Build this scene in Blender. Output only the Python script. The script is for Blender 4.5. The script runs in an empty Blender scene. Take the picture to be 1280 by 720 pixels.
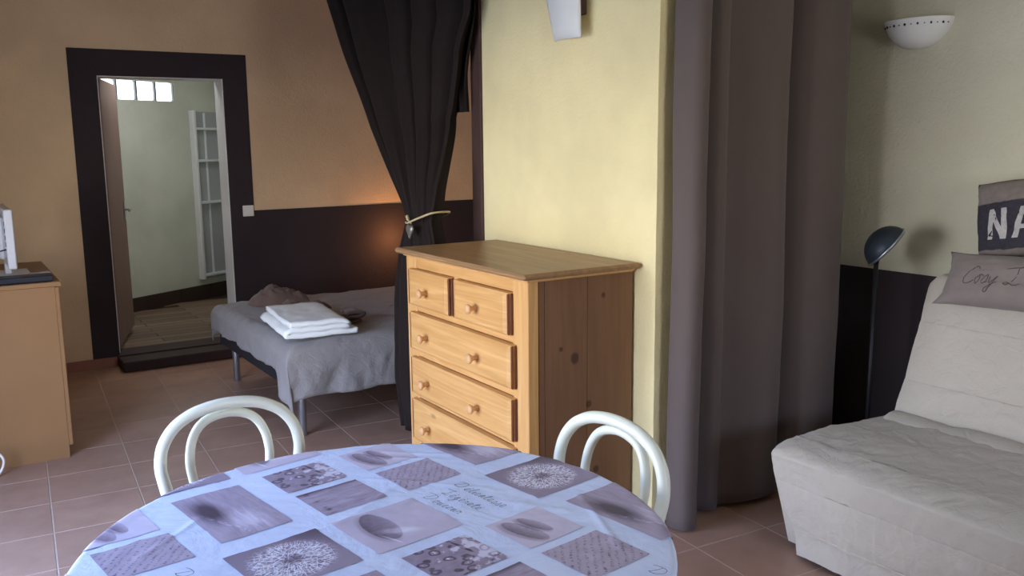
import bpy, bmesh, math, random
from mathutils import Vector, Matrix, noise
R = math.radians
random.seed(7)
SC = bpy.context.scene
COL = SC.collection

# ------------------------------------------------------------------ camera
CH = 1.6
YAW, PIT, ROLL = R(32.7246), R(9.346), R(-0.5957)
fwd = Vector((math.sin(YAW)*math.cos(PIT), math.cos(YAW)*math.cos(PIT), -math.sin(PIT)))
rt = Vector((math.cos(YAW), -math.sin(YAW), 0)); up = rt.cross(fwd)
rt, up = rt*math.cos(ROLL)+up*math.sin(ROLL), up*math.cos(ROLL)-rt*math.sin(ROLL)
cd = bpy.data.cameras.new('camera'); cam = bpy.data.objects.new('camera', cd); COL.objects.link(cam)
cam.matrix_world = Matrix(((rt.x, up.x, -fwd.x, 0), (rt.y, up.y, -fwd.y, 0), (rt.z, up.z, -fwd.z, CH), (0, 0, 0, 1)))
cd.sensor_width = 36; cd.lens = 36*1111.9/1280; cd.clip_start = .03
SC.camera = cam

# ------------------------------------------------------------------ world, light, exposure
w = bpy.data.worlds.new('sky'); SC.world = w; w.use_nodes = True
nt = w.node_tree; bg = nt.nodes['Background']
tc = nt.nodes.new('ShaderNodeTexCoord'); sx = nt.nodes.new('ShaderNodeSeparateXYZ'); cr = nt.nodes.new('ShaderNodeValToRGB')
nt.links.new(tc.outputs['Generated'], sx.inputs[0]); nt.links.new(sx.outputs[2], cr.inputs[0]); nt.links.new(cr.outputs[0], bg.inputs[0])
cr.color_ramp.elements[0].position = 0; cr.color_ramp.elements[0].color = (.92, .90, .86, 1)
cr.color_ramp.elements[1].position = .42; cr.color_ramp.elements[1].color = (.30, .50, 1, 1)
bg.inputs[1].default_value = 15.5
SC.view_settings.view_transform = 'Standard'; SC.view_settings.look = 'None'
SC.view_settings.gamma = 1; SC.view_settings.use_curve_mapping = False
SC.view_settings.exposure = 0.25
SC.cycles.max_bounces = 10; SC.cycles.diffuse_bounces = 6; SC.cycles.glossy_bounces = 3
SC.cycles.sample_clamp_indirect = 6

sun = bpy.data.lights.new('sun', 'SUN'); sun.energy = 18; sun.color = (1, .9, .74); sun.angle = R(.6)
suno = bpy.data.objects.new('sun', sun); suno.rotation_euler = (R(-18), R(38), 0); COL.objects.link(suno)   # high over the house, lights the terrace only

def area(name, loc, rot, sx_, sy_, power, col, portal=False):
    l = bpy.data.lights.new(name, 'AREA'); l.shape = 'RECTANGLE'; l.size = sx_; l.size_y = sy_
    l.energy = power; l.color = col
    if portal: l.cycles.is_portal = True
    o = bpy.data.objects.new(name, l); o.location = loc; o.rotation_euler = rot; COL.objects.link(o)
    return o
WY0, WY1, WZ0, WZ1 = 1.9, 4.0, .1, 1.95      # the glazed opening in the left wall
area('window_portal', (-.78, (WY0+WY1)/2, (WZ0+WZ1)/2), (0, R(-90), 0), WZ1-WZ0, WY1-WY0, 1, (1, 1, 1), True)
area('front_window_portal', (1.9, -1.85, 1.5), (R(90), 0, 0), 1.0, 1.1, 1, (1, 1, 1), True)
area('bathroom_fill_light', (1.55, 7.75, 2.57), (0, 0, 0), .5, .5, 9, (.92, .96, 1.0))  # unseen fill added to brighten the bathroom, no fixture there
pl_ = bpy.data.lights.new('bedside_light', 'POINT'); pl_.energy = 5.5; pl_.color = (1, .42, .14); pl_.shadow_soft_size = .05
plo = bpy.data.objects.new('bedside_light', pl_); plo.location = (3.22, 6.72, .80); COL.objects.link(plo)

# ------------------------------------------------------------------ helpers
def lin(c):
    return tuple(((v/255)/12.92 if v/255 <= .04045 else ((v/255+.055)/1.055)**2.4) for v in c) + (1,)

class NT:
    """small node-graph builder"""
    def __init__(s, name, rough=.6, spec=.3):
        s.m = bpy.data.materials.new(name); s.m.use_nodes = True
        s.t = s.m.node_tree; s.b = s.t.nodes['Principled BSDF']
        s.b.inputs['Roughness'].default_value = rough; s.b.inputs['Specular IOR Level'].default_value = spec
    def put(s, sock, v):
        if hasattr(v, 'is_output') or hasattr(v, 'node'): s.t.links.new(v, sock)
        elif isinstance(v, (tuple, list)) and len(v) == 3 and sock.type == 'RGBA': sock.default_value = tuple(v)+(1,)
        else: sock.default_value = v
    def nd(s, typ, ins=None, **props):
        n = s.t.nodes.new(typ)
        for k, v in props.items(): setattr(n, k, v)
        for k, v in (ins or {}).items(): s.put(n.inputs[k], v)
        return n
    def ma(s, op, a, b=0., c=0., clamp=False):
        n = s.nd('ShaderNodeMath', {0: a, 1: b, 2: c}, operation=op); n.use_clamp = clamp
        return n.outputs[0]
    def coord(s, kind='Object'):
        return s.nd('ShaderNodeTexCoord').outputs[kind]
    def pos(s): return s.nd('ShaderNodeNewGeometry').outputs['Position']
    def scale(s, vec, sc, rot=(0, 0, 0), loc=(0, 0, 0)):
        return s.nd('ShaderNodeMapping', {0: vec, 1: loc, 2: rot, 3: sc}).outputs[0]
    def noise(s, vec, sc, det=3., rough=.5, dist=0.):
        return s.nd('ShaderNodeTexNoise', {'Vector': vec, 'Scale': sc, 'Detail': det, 'Roughness': rough, 'Distortion': dist}).outputs[0]
    def ramp(s, f, stops):
        n = s.nd('ShaderNodeValToRGB', {0: f}); e = n.color_ramp.elements
        while len(e) < len(stops): e.new(.5)
        for el, (p, c) in zip(e, stops):
            el.position = p; el.color = c if len(c) == 4 else tuple(c)+(1,)
        return n.outputs[0]
    def sm(s, f, a, b):          # smoothstep
        return s.nd('ShaderNodeMapRange', {0: f, 1: a, 2: b, 3: 0., 4: 1.}, interpolation_type='SMOOTHSTEP').outputs[0]
    def mix(s, f, a, b, mode='MIX'):
        n = s.nd('ShaderNodeMix', data_type='RGBA', blend_type=mode)
        s.put(n.inputs[0], f); s.put(n.inputs[6], a); s.put(n.inputs[7], b)
        return n.outputs[2]
    def xyz(s, vec): return s.nd('ShaderNodeSeparateXYZ', {0: vec}).outputs
    def color(s, c): s.put(s.b.inputs['Base Color'], c); return s
    def bump(s, h, strength=.3, dist=.01):
        n = s.nd('ShaderNodeBump', {'Strength': strength, 'Distance': dist, 'Height': h})
        s.t.links.new(n.outputs[0], s.b.inputs['Normal']); return s

def plain(name, c, rough=.6, vary=.12, nscale=8, bump=0, bscale=60, metal=0, spec=.3, bdist=.004):
    n = NT(name, rough, spec); p = n.coord(); c = lin(c)
    d = tuple(v*(1-vary) for v in c[:3])+(1,); l = tuple(min(1, v*(1+vary)) for v in c[:3])+(1,)
    n.color(n.mix(n.noise(p, nscale, 4), d, l)); n.b.inputs['Metallic'].default_value = metal
    if bump: n.bump(n.noise(p, bscale, 4), bump, bdist)
    return n.m

def plaster(name, c, strength=.55, vary=.07):
    n = NT(name, .9, .15); p = n.pos(); c = lin(c)
    d = tuple(v*(1-vary) for v in c[:3])+(1,); l = tuple(v*(1+vary) for v in c[:3])+(1,)
    n.color(n.mix(n.sm(n.noise(p, 2.2, 5), .3, .7), d, l))
    h = n.ma('ADD', n.noise(p, 70, 3), n.ma('MULTIPLY', n.noise(p, 14, 2), .8))
    n.bump(h, strength, .008); return n.m

def wood(name, c1, c2, axis='y', ring=9., rough=.5, knots=0.35, stretch=15.):
    n = NT(name, rough, .3); p = n.coord()
    rnd = n.nd('ShaderNodeObjectInfo').outputs['Random']
    off = n.nd('ShaderNodeCombineXYZ', {0: n.ma('MULTIPLY', rnd, 7.), 1: n.ma('MULTIPLY', rnd, 13.), 2: n.ma('MULTIPLY', rnd, 5.)}).outputs[0]
    p = n.nd('ShaderNodeVectorMath', {0: p, 1: off}, operation='ADD').outputs[0]
    sc = [1., 1., 1.]; sc['xyz'.index(axis)] = 1/stretch
    q = n.scale(p, tuple(sc))
    big = n.noise(q, 5.5, 2, .5, .25)
    rings = n.ma('SINE', n.ma('MULTIPLY', big, ring*6.28))
    rings = n.sm(rings, .45, 1.)
    fine = n.noise(n.scale(p, tuple(v if v < 1 else 1. for v in sc)), 95, 3)
    f = n.ma('ADD', n.ma('MULTIPLY', rings, .55), n.ma('MULTIPLY', fine, .45))
    fl_ = n.noise(n.scale(p, tuple(.06 if v < 1 else 1. for v in sc)), 42, 3, .6)
    f = n.ma('ADD', n.ma('MULTIPLY', f, .55), n.ma('MULTIPLY', n.sm(fl_, .3, .7), .45))
    c = n.mix(f, lin(c1), lin(c2))
    k = n.nd('ShaderNodeTexVoronoi', {'Vector': n.scale(p, tuple(.45 if a < 1 else 1. for a in sc)), 'Scale': 4.4, 'Randomness': 1.}).outputs['Distance']
    c = n.mix(n.ma('MULTIPLY', n.sm(k, .085, .03), knots), c, lin((62, 30, 14)))
    n.color(c); n.bump(fine, .12, .002); return n.m

def fabric(name, c, rough=.95, bump=.3, weave=900, vary=.10, wr=0, wscale=7):
    n = NT(name, rough, .1); p = n.coord(); c = lin(c)
    d = tuple(v*(1-vary) for v in c[:3])+(1,); l = tuple(min(1, v*(1+vary)) for v in c[:3])+(1,)
    n.color(n.mix(n.noise(p, 11, 6, .65), d, l))
    h = n.noise(p, weave*.4, 2)
    if wr: h = n.ma('ADD', n.ma('MULTIPLY', h, .12), n.ma('MULTIPLY', n.noise(p, wscale, 5, .6, 1.2), wr))
    n.bump(h, bump, .01)
    n.b.inputs['Sheen Weight'].default_value = .15
    return n.m

class MB:
    """collects geometry, then links it as one mesh object"""
    def __init__(s): s.bm = bmesh.new()
    def box(s, lo, hi, bev=0., mat=None):
        b = bmesh.new(); bmesh.ops.create_cube(b, size=1)
        c = [(a+d)/2 for a, d in zip(lo, hi)]; z = [abs(d-a) for a, d in zip(lo, hi)]
        for v in b.verts: v.co = Vector((c[0]+v.co.x*z[0], c[1]+v.co.y*z[1], c[2]+v.co.z*z[2]))
        if bev: bmesh.ops.bevel(b, geom=b.edges[:], offset=bev, segments=1, affect='EDGES', clamp_overlap=True)
        s.add(b, mat); return s
    def add(s, b, mat=None):
        if mat is not None: bmesh.ops.transform(b, matrix=mat, verts=b.verts[:])
        m = bpy.data.meshes.new('t'); b.to_mesh(m); b.free(); s.bm.from_mesh(m); bpy.data.meshes.remove(m)
    def raw(s, verts, faces, mat=None):
        vs = [s.bm.verts.new(mat @ Vector(v) if mat else v) for v in verts]
        for f in faces:
            try: s.bm.faces.new([vs[i] for i in f])
            except ValueError: pass
        return s
    def grid(s, fn, nu, nv, closed_u=False, keep=None):
        P = [[fn(i/nu, j/nv) for j in range(nv+1)] for i in range(nu+(0 if closed_u else 1))]
        vs = [[s.bm.verts.new(p) for p in r] for r in P]
        for i in range(nu):
            for j in range(nv):
                a = (i+1) % len(vs)
                if keep and not keep((i+.5)/nu, (j+.5)/nv): continue
                s.bm.faces.new((vs[i][j], vs[a][j], vs[a][j+1], vs[i][j+1]))
        return s
    def tube(s, pts, rad, n=10, cap=True, flat=1.0):
        pts = [Vector(p) for p in pts]; rings = []
        prev = None
        for i, p in enumerate(pts):
            t = (pts[min(i+1, len(pts)-1)]-pts[max(i-1, 0)]).normalized()
            if prev is None:
                a = Vector((0, 0, 1)) if abs(t.z) < .9 else Vector((1, 0, 0))
                x = t.cross(a).normalized()
            else: x = (prev - t*prev.dot(t)).normalized()
            prev = x; y = t.cross(x)
            r = rad[i] if isinstance(rad, (list, tuple)) else rad
            rings.append([s.bm.verts.new(p+x*(r*math.cos(k*2*math.pi/n))+y*(r*flat*math.sin(k*2*math.pi/n))) for k in range(n)])
        for a, b in zip(rings, rings[1:]):
            for k in range(n): s.bm.faces.new((a[k], a[(k+1) % n], b[(k+1) % n], b[k]))
        if cap: s.bm.faces.new(rings[0][::-1]); s.bm.faces.new(rings[-1])
        return s
    def lathe(s, prof, n=24, mat=None, arc=2*math.pi, close=True):
        full = abs(arc-2*math.pi) < 1e-6
        k = n if full else n+1
        vs = []
        for r, z in prof:
            row = []
            for i in range(k):
                a = arc*i/n
                v = Vector((r*math.cos(a), r*math.sin(a), z))
                row.append(s.bm.verts.new(mat @ v if mat else v))
            vs.append(row)
        for a, b in zip(vs, vs[1:]):
            for i in range(n): s.bm.faces.new((a[i], a[(i+1) % k], b[(i+1) % k], b[i]))
        if close and full:
            for row in (vs[0], vs[-1]):
                try: s.bm.faces.new(row)
                except ValueError: pass
        return s
    def build(s, name, m, parent=None, smooth=False, kind=None, solid=0, sub=0, angle=None):
        bmesh.ops.remove_doubles(s.bm, verts=s.bm.verts[:], dist=1e-6)
        bmesh.ops.recalc_face_normals(s.bm, faces=s.bm.faces[:])
        me = bpy.data.meshes.new(name); s.bm.to_mesh(me); s.bm.free()
        o = bpy.data.objects.new(name, me); COL.objects.link(o)
        if m: me.materials.append(m)
        if smooth:
            me.polygons.foreach_set('use_smooth', [True]*len(me.polygons))
            if angle: me.set_sharp_from_angle(angle=R(angle))
        if solid:
            md = o.modifiers.new('thick', 'SOLIDIFY'); md.thickness = solid; md.offset = 0
        if sub:
            md = o.modifiers.new('smooth', 'SUBSURF'); md.levels = sub; md.render_levels = sub
        if parent: o.parent = parent
        if kind: o['kind'] = kind
        return o

def tag(o, label, cat, group=None):
    o['label'] = label; o['category'] = cat
    if group: o['group'] = group
    return o
def thing(name, label, cat, loc=(0, 0, 0), rz=0, group=None):
    o = bpy.data.objects.new(name, None); COL.objects.link(o)
    o.location = loc; o.rotation_euler = (0, 0, rz); o.empty_display_size = .1
    return tag(o, label, cat, group)
def copy_tree(o, parent=None):
    c = o.copy(); COL.objects.link(c)
    if parent: c.parent = parent
    for ch in list(o.children): copy_tree(ch, c)
    return c
def catmull(P, n=8, closed=False):
    P = [Vector(p) for p in P]; out = []
    N = len(P)
    for i in range(N if closed else N-1):
        if closed: a, b, c, d = P[i-1], P[i], P[(i+1) % N], P[(i+2) % N]
        else: a, b, c, d = P[max(i-1, 0)], P[i], P[i+1], P[min(i+2, N-1)]
        for k in range(n):
            t = k/n
            out.append(.5*((2*b)+(c-a)*t+(2*a-5*b+4*c-d)*t*t+(3*b-a-3*c+d)*t**3))
    if not closed: out.append(P[-1])
    return out
def fbm(x, y, z=0, o=4): return noise.fractal(Vector((x, y, z)), 1., 2., o)
def sstep(a, b, x):
    t = max(0, min(1, (x-a)/(b-a))); return t*t*(3-2*t)
def lerp_tab(tab, x):
    if x <= tab[0][0]: return tab[0][1]
    for (a, p), (b, q) in zip(tab, tab[1:]):
        if x <= b: return p+(q-p)*(x-a)/(b-a)
    return tab[-1][1]

# ------------------------------------------------------------------ materials
m_tan = plaster('tan_roughcast', (218, 190, 154))
m_cream = plaster('cream_plaster', (236, 222, 172), .35)
m_creamr = plaster('pale_cream_plaster', (200, 196, 174), .5)
m_dark = plaster('dark_brown_paint', (58, 51, 54), .5)
m_bath = plaster('bathroom_plaster', (200, 206, 196), .4)
m_ceil = plaster('ceiling_plaster', (226, 218, 200), .3)
m_grout = plain('grout', (190, 172, 156), .9, .1, 20, .2)
m_brownlin = plain('dark_brown_trim_paint', (72, 52, 48), .7, .1, 12, .2)
m_steel = plain('brushed_steel', (170, 176, 184), .35, .06, 30, 0, metal=.9)
m_whitep = plain('white_plastic', (228, 226, 220), .4, .04, 20)
m_blackp = plain('black_plastic', (30, 32, 40), .4, .1, 20)

n = NT('terracotta_tile', .42, .35)
rnd = n.nd('ShaderNodeObjectInfo').outputs['Random']; p = n.pos()
base = n.mix(n.noise(p, 5., 5, .6), lin((146, 112, 94)), lin((196, 158, 136)))
base = n.mix(n.ma('MULTIPLY', n.sm(n.noise(p, 2.3, 3), .5, .75), .35), base, lin((184, 142, 120)))
base = n.mix(n.ma('MULTIPLY', rnd, .22), base, lin((120, 92, 80)))
n.color(base); n.bump(n.noise(p, 26, 4), .15, .004); m_tile = n.m
n = NT('bathroom_plank', .5, .3); rnd = n.nd('ShaderNodeObjectInfo').outputs['Random']; p = n.coord()
g = n.noise(n.scale(p, (1.2, 16, 10)), 5, 4, .6)
n.color(n.mix(n.ma('MULTIPLY_ADD', rnd, .5, n.ma('MULTIPLY', g, .7)), lin((74, 60, 50)), lin((138, 116, 98)))); n.bump(g, .2, .003); m_plank = n.m
m_step = plain('dark_brown_step', (58, 42, 40), .6, .15, 9, .2, 40)
m_skirt = plain('terracotta_skirting', (150, 100, 82), .6, .2, 9, .1)

# ------------------------------------------------------------------ structure
def struct(name, mb, m, parent=None, **k): return mb.build(name, m, parent, kind='structure' if not parent else None, **k)
XA = 4.6          # far end of the bed alcove
XR, YB, XL, YF, ZC = 3.72, 6.92, -.72, -1.75, 2.78
fl = struct('floor', MB().box((XL-.3, YF-.2, -.12), (XA+.2, YB+.02, -.0012)), m_grout)
# floor tiles: one object each, laid 3.8 degrees askew to the walls
th = R(3.806); tw, td = .371, .3635
tile0 = MB().box((-tw/2+.002, -td/2+.002, -.012), (tw/2-.002, td/2-.002, 0), .0016).build('tile', m_tile, fl)
first = True
for i in range(-4, 12):
    for j in range(-9, 13):
        pc, qc = .010+tw*(i+.5), 2.555+td*(j+.5)
        x = pc*math.cos(th)+qc*math.sin(th); y = -pc*math.sin(th)+qc*math.cos(th)
        if not (XL+.15 < x < XR-.1 and YF+.1 < y < YB-.15): continue
        if y < 1.1 or x > 3.3 and y > 4.4: continue
        o = tile0 if first else tile0.copy()
        if not first: COL.objects.link(o); o.parent = fl
        first = False
        o.location = (x, y, 0); o.rotation_euler = (0, 0, -th)
mt = MB()                                   # tiles behind the viewer and under the sofa, joined
for i in range(-4, 12):
    for j in range(-14, 2):
        pc, qc = .010+tw*(i+.5), 2.555+td*(j+.5)
        x = pc*math.cos(th)+qc*math.sin(th); y = -pc*math.sin(th)+qc*math.cos(th)
        if XL+.15 < x < XR-.1 and YF+.1 < y < 1.1:
            mt.box((-tw/2+.002, -td/2+.002, -.012), (tw/2-.002, td/2-.002, 0), .0016, Matrix.Translation((x, y, 0)) @ Matrix.Rotation(-th, 4, 'Z'))
o = mt.build('near_tiles', m_tile, fl); o['kind'] = 'stuff'

struct('ceiling', MB().box((XL-.3, YF-.2, ZC), (XA+.2, YB+.25, ZC+.1)), m_ceil)
DX0, DX1, DZ = 1.017, 1.883, 2.085
struct('wall_back', MB().box((XL-.3, YB, -.1), (DX0, YB+.22, ZC)).box((DX1, YB, -.1), (XA+.2, YB+.22, ZC)).box((DX0, YB, DZ), (DX1, YB+.22, ZC)), m_tan)
struct('wall_left', MB().box((XL-.22, YF, -.1), (XL, WY0, ZC)).box((XL-.22, WY1, -.1), (XL, YB, ZC)).box((XL-.22, WY0, WZ1), (XL, WY1, ZC)).box((XL-.22, WY0, -.1), (XL, WY1, WZ0)), m_creamr)
struct('wall_right', MB().box((XR, YF, -.1), (XR+.2, 4.06, ZC)), m_creamr)
struct('wall_alcove', MB().box((XA, 4.06, -.1), (XA+.2, YB, ZC)), m_tan)
struct('wall_front', MB().box((XL-.2, YF-.2, -.1), (1.3, YF, ZC)).box((2.5, YF-.2, -.1), (XR+.2, YF, ZC)).box((1.3, YF-.2, -.1), (2.5, YF, 1.0)).box((1.3, YF-.2, 2.0), (2.5, YF, ZC)), m_creamr)
# the cream pillar wall with a slightly wavy near corner, and the partition behind the alcove
def pw(u, v):
    z = ZC*v
    wob = .006*fbm(3.1, z*2.1)
    tab = [(0, (2.4, 4.0)), (.72, (2.4, 2.68+wob)), (.75, (2.403+wob*.3, 2.668+wob)), (1, (2.56, 2.664+wob))]
    for (a, p0), (b, p1) in zip(tab, tab[1:]):
        if u <= b+1e-9:
            t = (u-a)/(b-a); return (p0[0]+(p1[0]-p0[0])*t, p0[1]+(p1[1]-p0[1])*t, z)
mb = MB(); us = 100
mb.grid(pw, us, 50); mb.box((2.42, 2.69, 0), (2.56, 4.0, ZC))
struct('wall_middle', mb, m_cream, smooth=True, angle=25)
struct('wall_partition', MB().box((2.4, 4.0, 0), (XA, 4.08, ZC)), m_tan)
struct('trim_1', MB().box((2.385, 3.995, 0), (2.56, 4.09, ZC), .004), m_brownlin)          # dark edge of the alcove opening
# dark wainscots
struct('trim_2', MB().box((2.066, YB-.008, 0), (XA, YB+.01, 1.092), .002), m_dark)
struct('trim_3', MB().box((XR-.008, YF, 0), (XR+.01, 4.0, .985), .002), m_dark)
# painted door surround
struct('trim_4', MB().box((.838, YB-.007, .04), (DX0, YB+.01, 2.267), .002).box((DX1, YB-.007, 0), (2.066, YB+.01, 2.267), .002).box((DX0, YB-.007, DZ), (DX1, YB+.01, 2.267), .002), m_dark)
m_rev = plaster('door_reveal_paint', (226, 226, 222), .3)
struct('trim_5', MB().box((DX1-.006, YB-.004, .1), (DX1+.004, YB+.215, DZ)).box((DX0, YB, DZ-.006), (DX1, YB+.215, DZ+.004)).box((DX0-.004, YB, .1), (DX0+.006, YB+.215, DZ)), m_rev)
bb = bpy.data.objects.new('baseboard_back', None); COL.objects.link(bb); bb['kind'] = 'structure'
for k in range(5):
    MB().box((-.715+.345*k, YB-.014, 0), (-.715+.345*k+.341 if k < 4 else 1.0, YB, .075), .002).build('tile', m_skirt, bb)
# raised step in the doorway
struct('trim_6', MB().box((1.0, YB-.24, 0), (1.90, YB+.23, .075), .006).box((1.0, YB-.03, .075), (1.90, YB+.21, .085), .004), m_step)

# ------------------------------------------------------------------ bathroom beyond the door
BZ = .08
fb = struct('floor.001', MB().box((-1.2, YB+.2, -.1), (3.2, 10.6, BZ-.012)), m_step)
BA = Vector((1.30, 8.62, 0)); bd = Vector((math.sin(R(60)), math.cos(R(60)), 0)); bn = Vector((bd.y, -bd.x, 0))
pk = 0
p0 = None
for j in range(16):
    y = YB+.26+.115*j
    for i in range(3):
        x = .35+.9*i+(.45 if j % 2 else 0)-.3
        if (Vector((x+.4, y, 0))-BA).dot(bn) < -.1 and x > .9: continue
        o = MB().box((-.448, -.055, -.012), (.448, .055, 0), .0025).build('plank', m_plank, fb) if p0 is None else p0.copy()
        if p0 is not None: COL.objects.link(o); o.parent = fb
        p0 = p0 or o
        o.location = (x+.45, y, BZ)
def along(s, off, z): 
    q = BA+bd*s+bn*off; return (q.x, q.y, z)
def bbox(mb, s0, s1, o0, o1, z0, z1, bev=0):
    M = Matrix(((bd.x, bn.x, 0, BA.x), (bd.y, bn.y, 0, BA.y), (0, 0, 1, 0), (0, 0, 0, 1)))
    return mb.box((s0, o0, z0), (s1, o1, z1), bev, M)
# window hole s -0.45..0.50, z 1.98..2.14 
WS0, WS1, WB0, WB1 = -.06, .80, 2.01, 2.18
mb = MB(); bbox(mb, -1.9, WS0, -.15, 0, 0, 2.6); bbox(mb, WS1, 2.4, -.15, 0, 0, 2.6); bbox(mb, WS0, WS1, -.15, 0, 0, WB0); bbox(mb, WS0, WS1, -.15, 0, WB1, 2.6)
struct('wall_bathroom', mb, m_bath)
struct('wall_bathroom.001', MB().box((2.55, YB+.22, 0), (2.67, 10.6, 2.6)).box((-1.0, YB+.22, 0), (-.88, 10.6, 2.6)), m_bath)
struct('ceiling.001', MB().box((-1.2, YB+.2, 2.6), (3.2, 10.6, 2.7)), m_ceil)
m_bskirt = plain('bathroom_skirting', (62, 48, 42), .6, .15, 7, .1)
bs = bpy.data.objects.new('baseboard_bathroom', None); COL.objects.link(bs); bs['kind'] = 'structure'
for k in range(7):
    mb = MB(); bbox(mb, -.9+.4*k, -.9+.4*k+.396, 0, .014, BZ-.01, BZ+.13, .003); mb.build('tile', m_bskirt, bs)
# glass block window, its daylight put in as emission
n = NT('glowing_glass_block', .15); v = n.pos()
n.color((.9, .93, .95)); n.put(n.b.inputs['Emission Color'], n.mix(n.noise(v, 30, 2), (1, 1, 1), (.86, .93, 1))); n.b.inputs['Emission Strength'].default_value = 3.2
m_block = n.m
wn = bpy.data.objects.new('window_1', None); COL.objects.link(wn); wn['kind'] = 'structure'
mb = MB(); bbox(mb, WS0, WS1, -.12, -.10, WB0, WB1)
nb = 4; bw = (WS1-WS0)/nb
mb = MB()
for k in range(nb+1): bbox(mb, WS0+bw*k-.009, WS0+bw*k+.009, -.11, -.004, WB0, WB1)
mb.build('mortar_joint', plain('mortar', (110, 114, 118), .9, .05), wn)
for k in range(nb):
    mb = MB(); bbox(mb, WS0+bw*k+.006, WS0+bw*(k+1)-.006, -.10, -.02, WB0+.002, WB1-.002, .012); mb.build('glass_block', m_block, wn)
# white ladder shelf on the bathroom wall
m_wmetal = plain('white_metal', (216, 220, 226), .4, .04, 15)
m_shback = plain('grey_back_panel', (168, 172, 176), .6, .05, 6)
sh = thing('wall_shelf', 'white metal shelf rack on the bathroom wall, seen through the open doorway', 'shelf')
S0 = .955
mb = MB(); bbox(mb, S0, S0+.035, .0, .07, .27, 1.93, .006); mb.build('post', m_wmetal, sh)
mb = MB(); bbox(mb, S0+.62, S0+.655, .0, .07, .27, 1.93, .006); mb.build('post', m_wmetal, sh)
mb = MB(); bbox(mb, S0+.035, S0+.62, .0, .012, .27, 1.92); mb.build('back_panel', m_shback, sh)
mb = MB(); bbox(mb, S0+.17, S0+.19, .012, .03, .28, 1.91, .003); mb.build('rail', m_wmetal, sh)
for z in (.31, 1.035, 1.445, 1.755):
    mb = MB(); bbox(mb, S0+.035, S0+.62, .012, .065, z-.012, z+.012, .003); mb.build('shelf_board', m_wmetal, sh)
# door leaf, opened into the bathroom
m_leaf = wood('brown_door_wood', (132, 106, 98), (150, 124, 114), 'z', 6, .55, 0)
dl = bpy.data.objects.new('door_1', None); COL.objects.link(dl); dl['kind'] = 'structure'
dl.location = (DX0+.012, YB+.12, 0); dl.rotation_euler = (0, 0, R(73.5))
MB().box((0, -.02, .125), (.84, .02, DZ-.008), .003).build('door_panel', m_leaf, dl)
mb = MB()
for s in (1, -1): mb.box((.74, .02*s, 1.0), (.79, .027*s, 1.16), .003); mb.tube([(.765, .022*s, 1.09), (.765, .065*s, 1.09), (.755, .07*s, 1.09), (.655, .07*s, 1.085)], .009, 8)
mb.build('handle', m_steel, dl, smooth=True, angle=40)
# light switch
sw = thing('light_switch', 'white square light switch on the dark band beside the doorway', 'switch', (2.018, YB-.007, 1.092))
MB().box((-.042, -.011, -.042), (.042, .001, .042), .003).build('plate', m_whitep, sw)
MB().box((-.026, -.015, -.026), (.026, -.008, .026), .003).build('rocker', m_whitep, sw)

# ------------------------------------------------------------------ outside the left opening
struct('window_2', MB().box((XL-.16, WY0, WZ0), (XL-.1, WY0+.06, WZ1)).box((XL-.16, WY1-.06, WZ0), (XL-.1, WY1, WZ1)).box((XL-.16, WY0, WZ1-.06), (XL-.1, WY1, WZ1)).box((XL-.16, (WY0+WY1)/2-.04, WZ0), (XL-.1, (WY0+WY1)/2+.04, WZ1)), m_whitep)
struct('window_3', MB().box((1.3, YF-.12, 1.0), (2.5, YF-.07, 1.05)).box((1.3, YF-.12, 1.95), (2.5, YF-.07, 2.0)).box((1.3, YF-.12, 1.0), (1.35, YF-.07, 2.0)).box((2.45, YF-.12, 1.0), (2.5, YF-.07, 2.0)).box((1.88, YF-.12, 1.0), (1.92, YF-.07, 2.0)), m_whitep)
struct('floor.002', MB().box((-14, -14, -.3), (XL-.25, 18, -.15)), plain('terrace_concrete', (150, 146, 138), .9, .1, 3))

# ------------------------------------------------------------------ chest of drawers
m_pine = wood('honey_pine', (192, 142, 84), (220, 174, 114), 'y', 11, .42, .5)
m_pinez = wood('honey_pine_upright', (200, 150, 92), (220, 174, 114), 'z', 8, .42, .5)
n = NT('shaded_pine_side', .42, .3); p = n.coord(); q = n.xyz(p)  # same pine, shade of the sides put into the colour; knots are grain
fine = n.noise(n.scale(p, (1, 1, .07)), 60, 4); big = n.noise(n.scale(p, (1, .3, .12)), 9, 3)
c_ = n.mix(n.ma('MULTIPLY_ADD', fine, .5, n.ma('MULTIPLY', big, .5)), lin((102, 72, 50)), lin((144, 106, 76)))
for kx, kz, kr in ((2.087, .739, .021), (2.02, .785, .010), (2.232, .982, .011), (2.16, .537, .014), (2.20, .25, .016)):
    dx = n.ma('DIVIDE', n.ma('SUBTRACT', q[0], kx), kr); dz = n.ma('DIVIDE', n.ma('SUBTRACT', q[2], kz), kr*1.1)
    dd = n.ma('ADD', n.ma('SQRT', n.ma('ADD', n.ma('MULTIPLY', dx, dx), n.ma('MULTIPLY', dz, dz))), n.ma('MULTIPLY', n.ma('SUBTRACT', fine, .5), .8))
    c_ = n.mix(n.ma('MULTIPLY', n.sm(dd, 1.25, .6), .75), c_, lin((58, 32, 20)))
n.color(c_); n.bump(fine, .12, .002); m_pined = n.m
m_pinet = wood('darker_pine_top', (140, 108, 74), (172, 136, 98), 'y', 8, .38, .3)  # top in a darker pine than the fronts
m_edge = plain('dark_moulding', (104, 58, 30), .5, .15, 14)  # darker brown than the drawer fronts
ch = thing('chest_of_drawers', 'honey pine chest of drawers with round wooden knobs standing against the cream wall', 'chest of drawers', (0, 0, 0))
FX, BX, Y0, Y1, HT = 1.862, 2.388, 2.787, 3.832, 1.082
def topprof(u, v):
    pass
mb = MB(); mb.box((1.815, 2.742, HT), (2.394, 3.866, HT+.024), .009); mb.build('top', m_pinet, ch)
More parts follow.
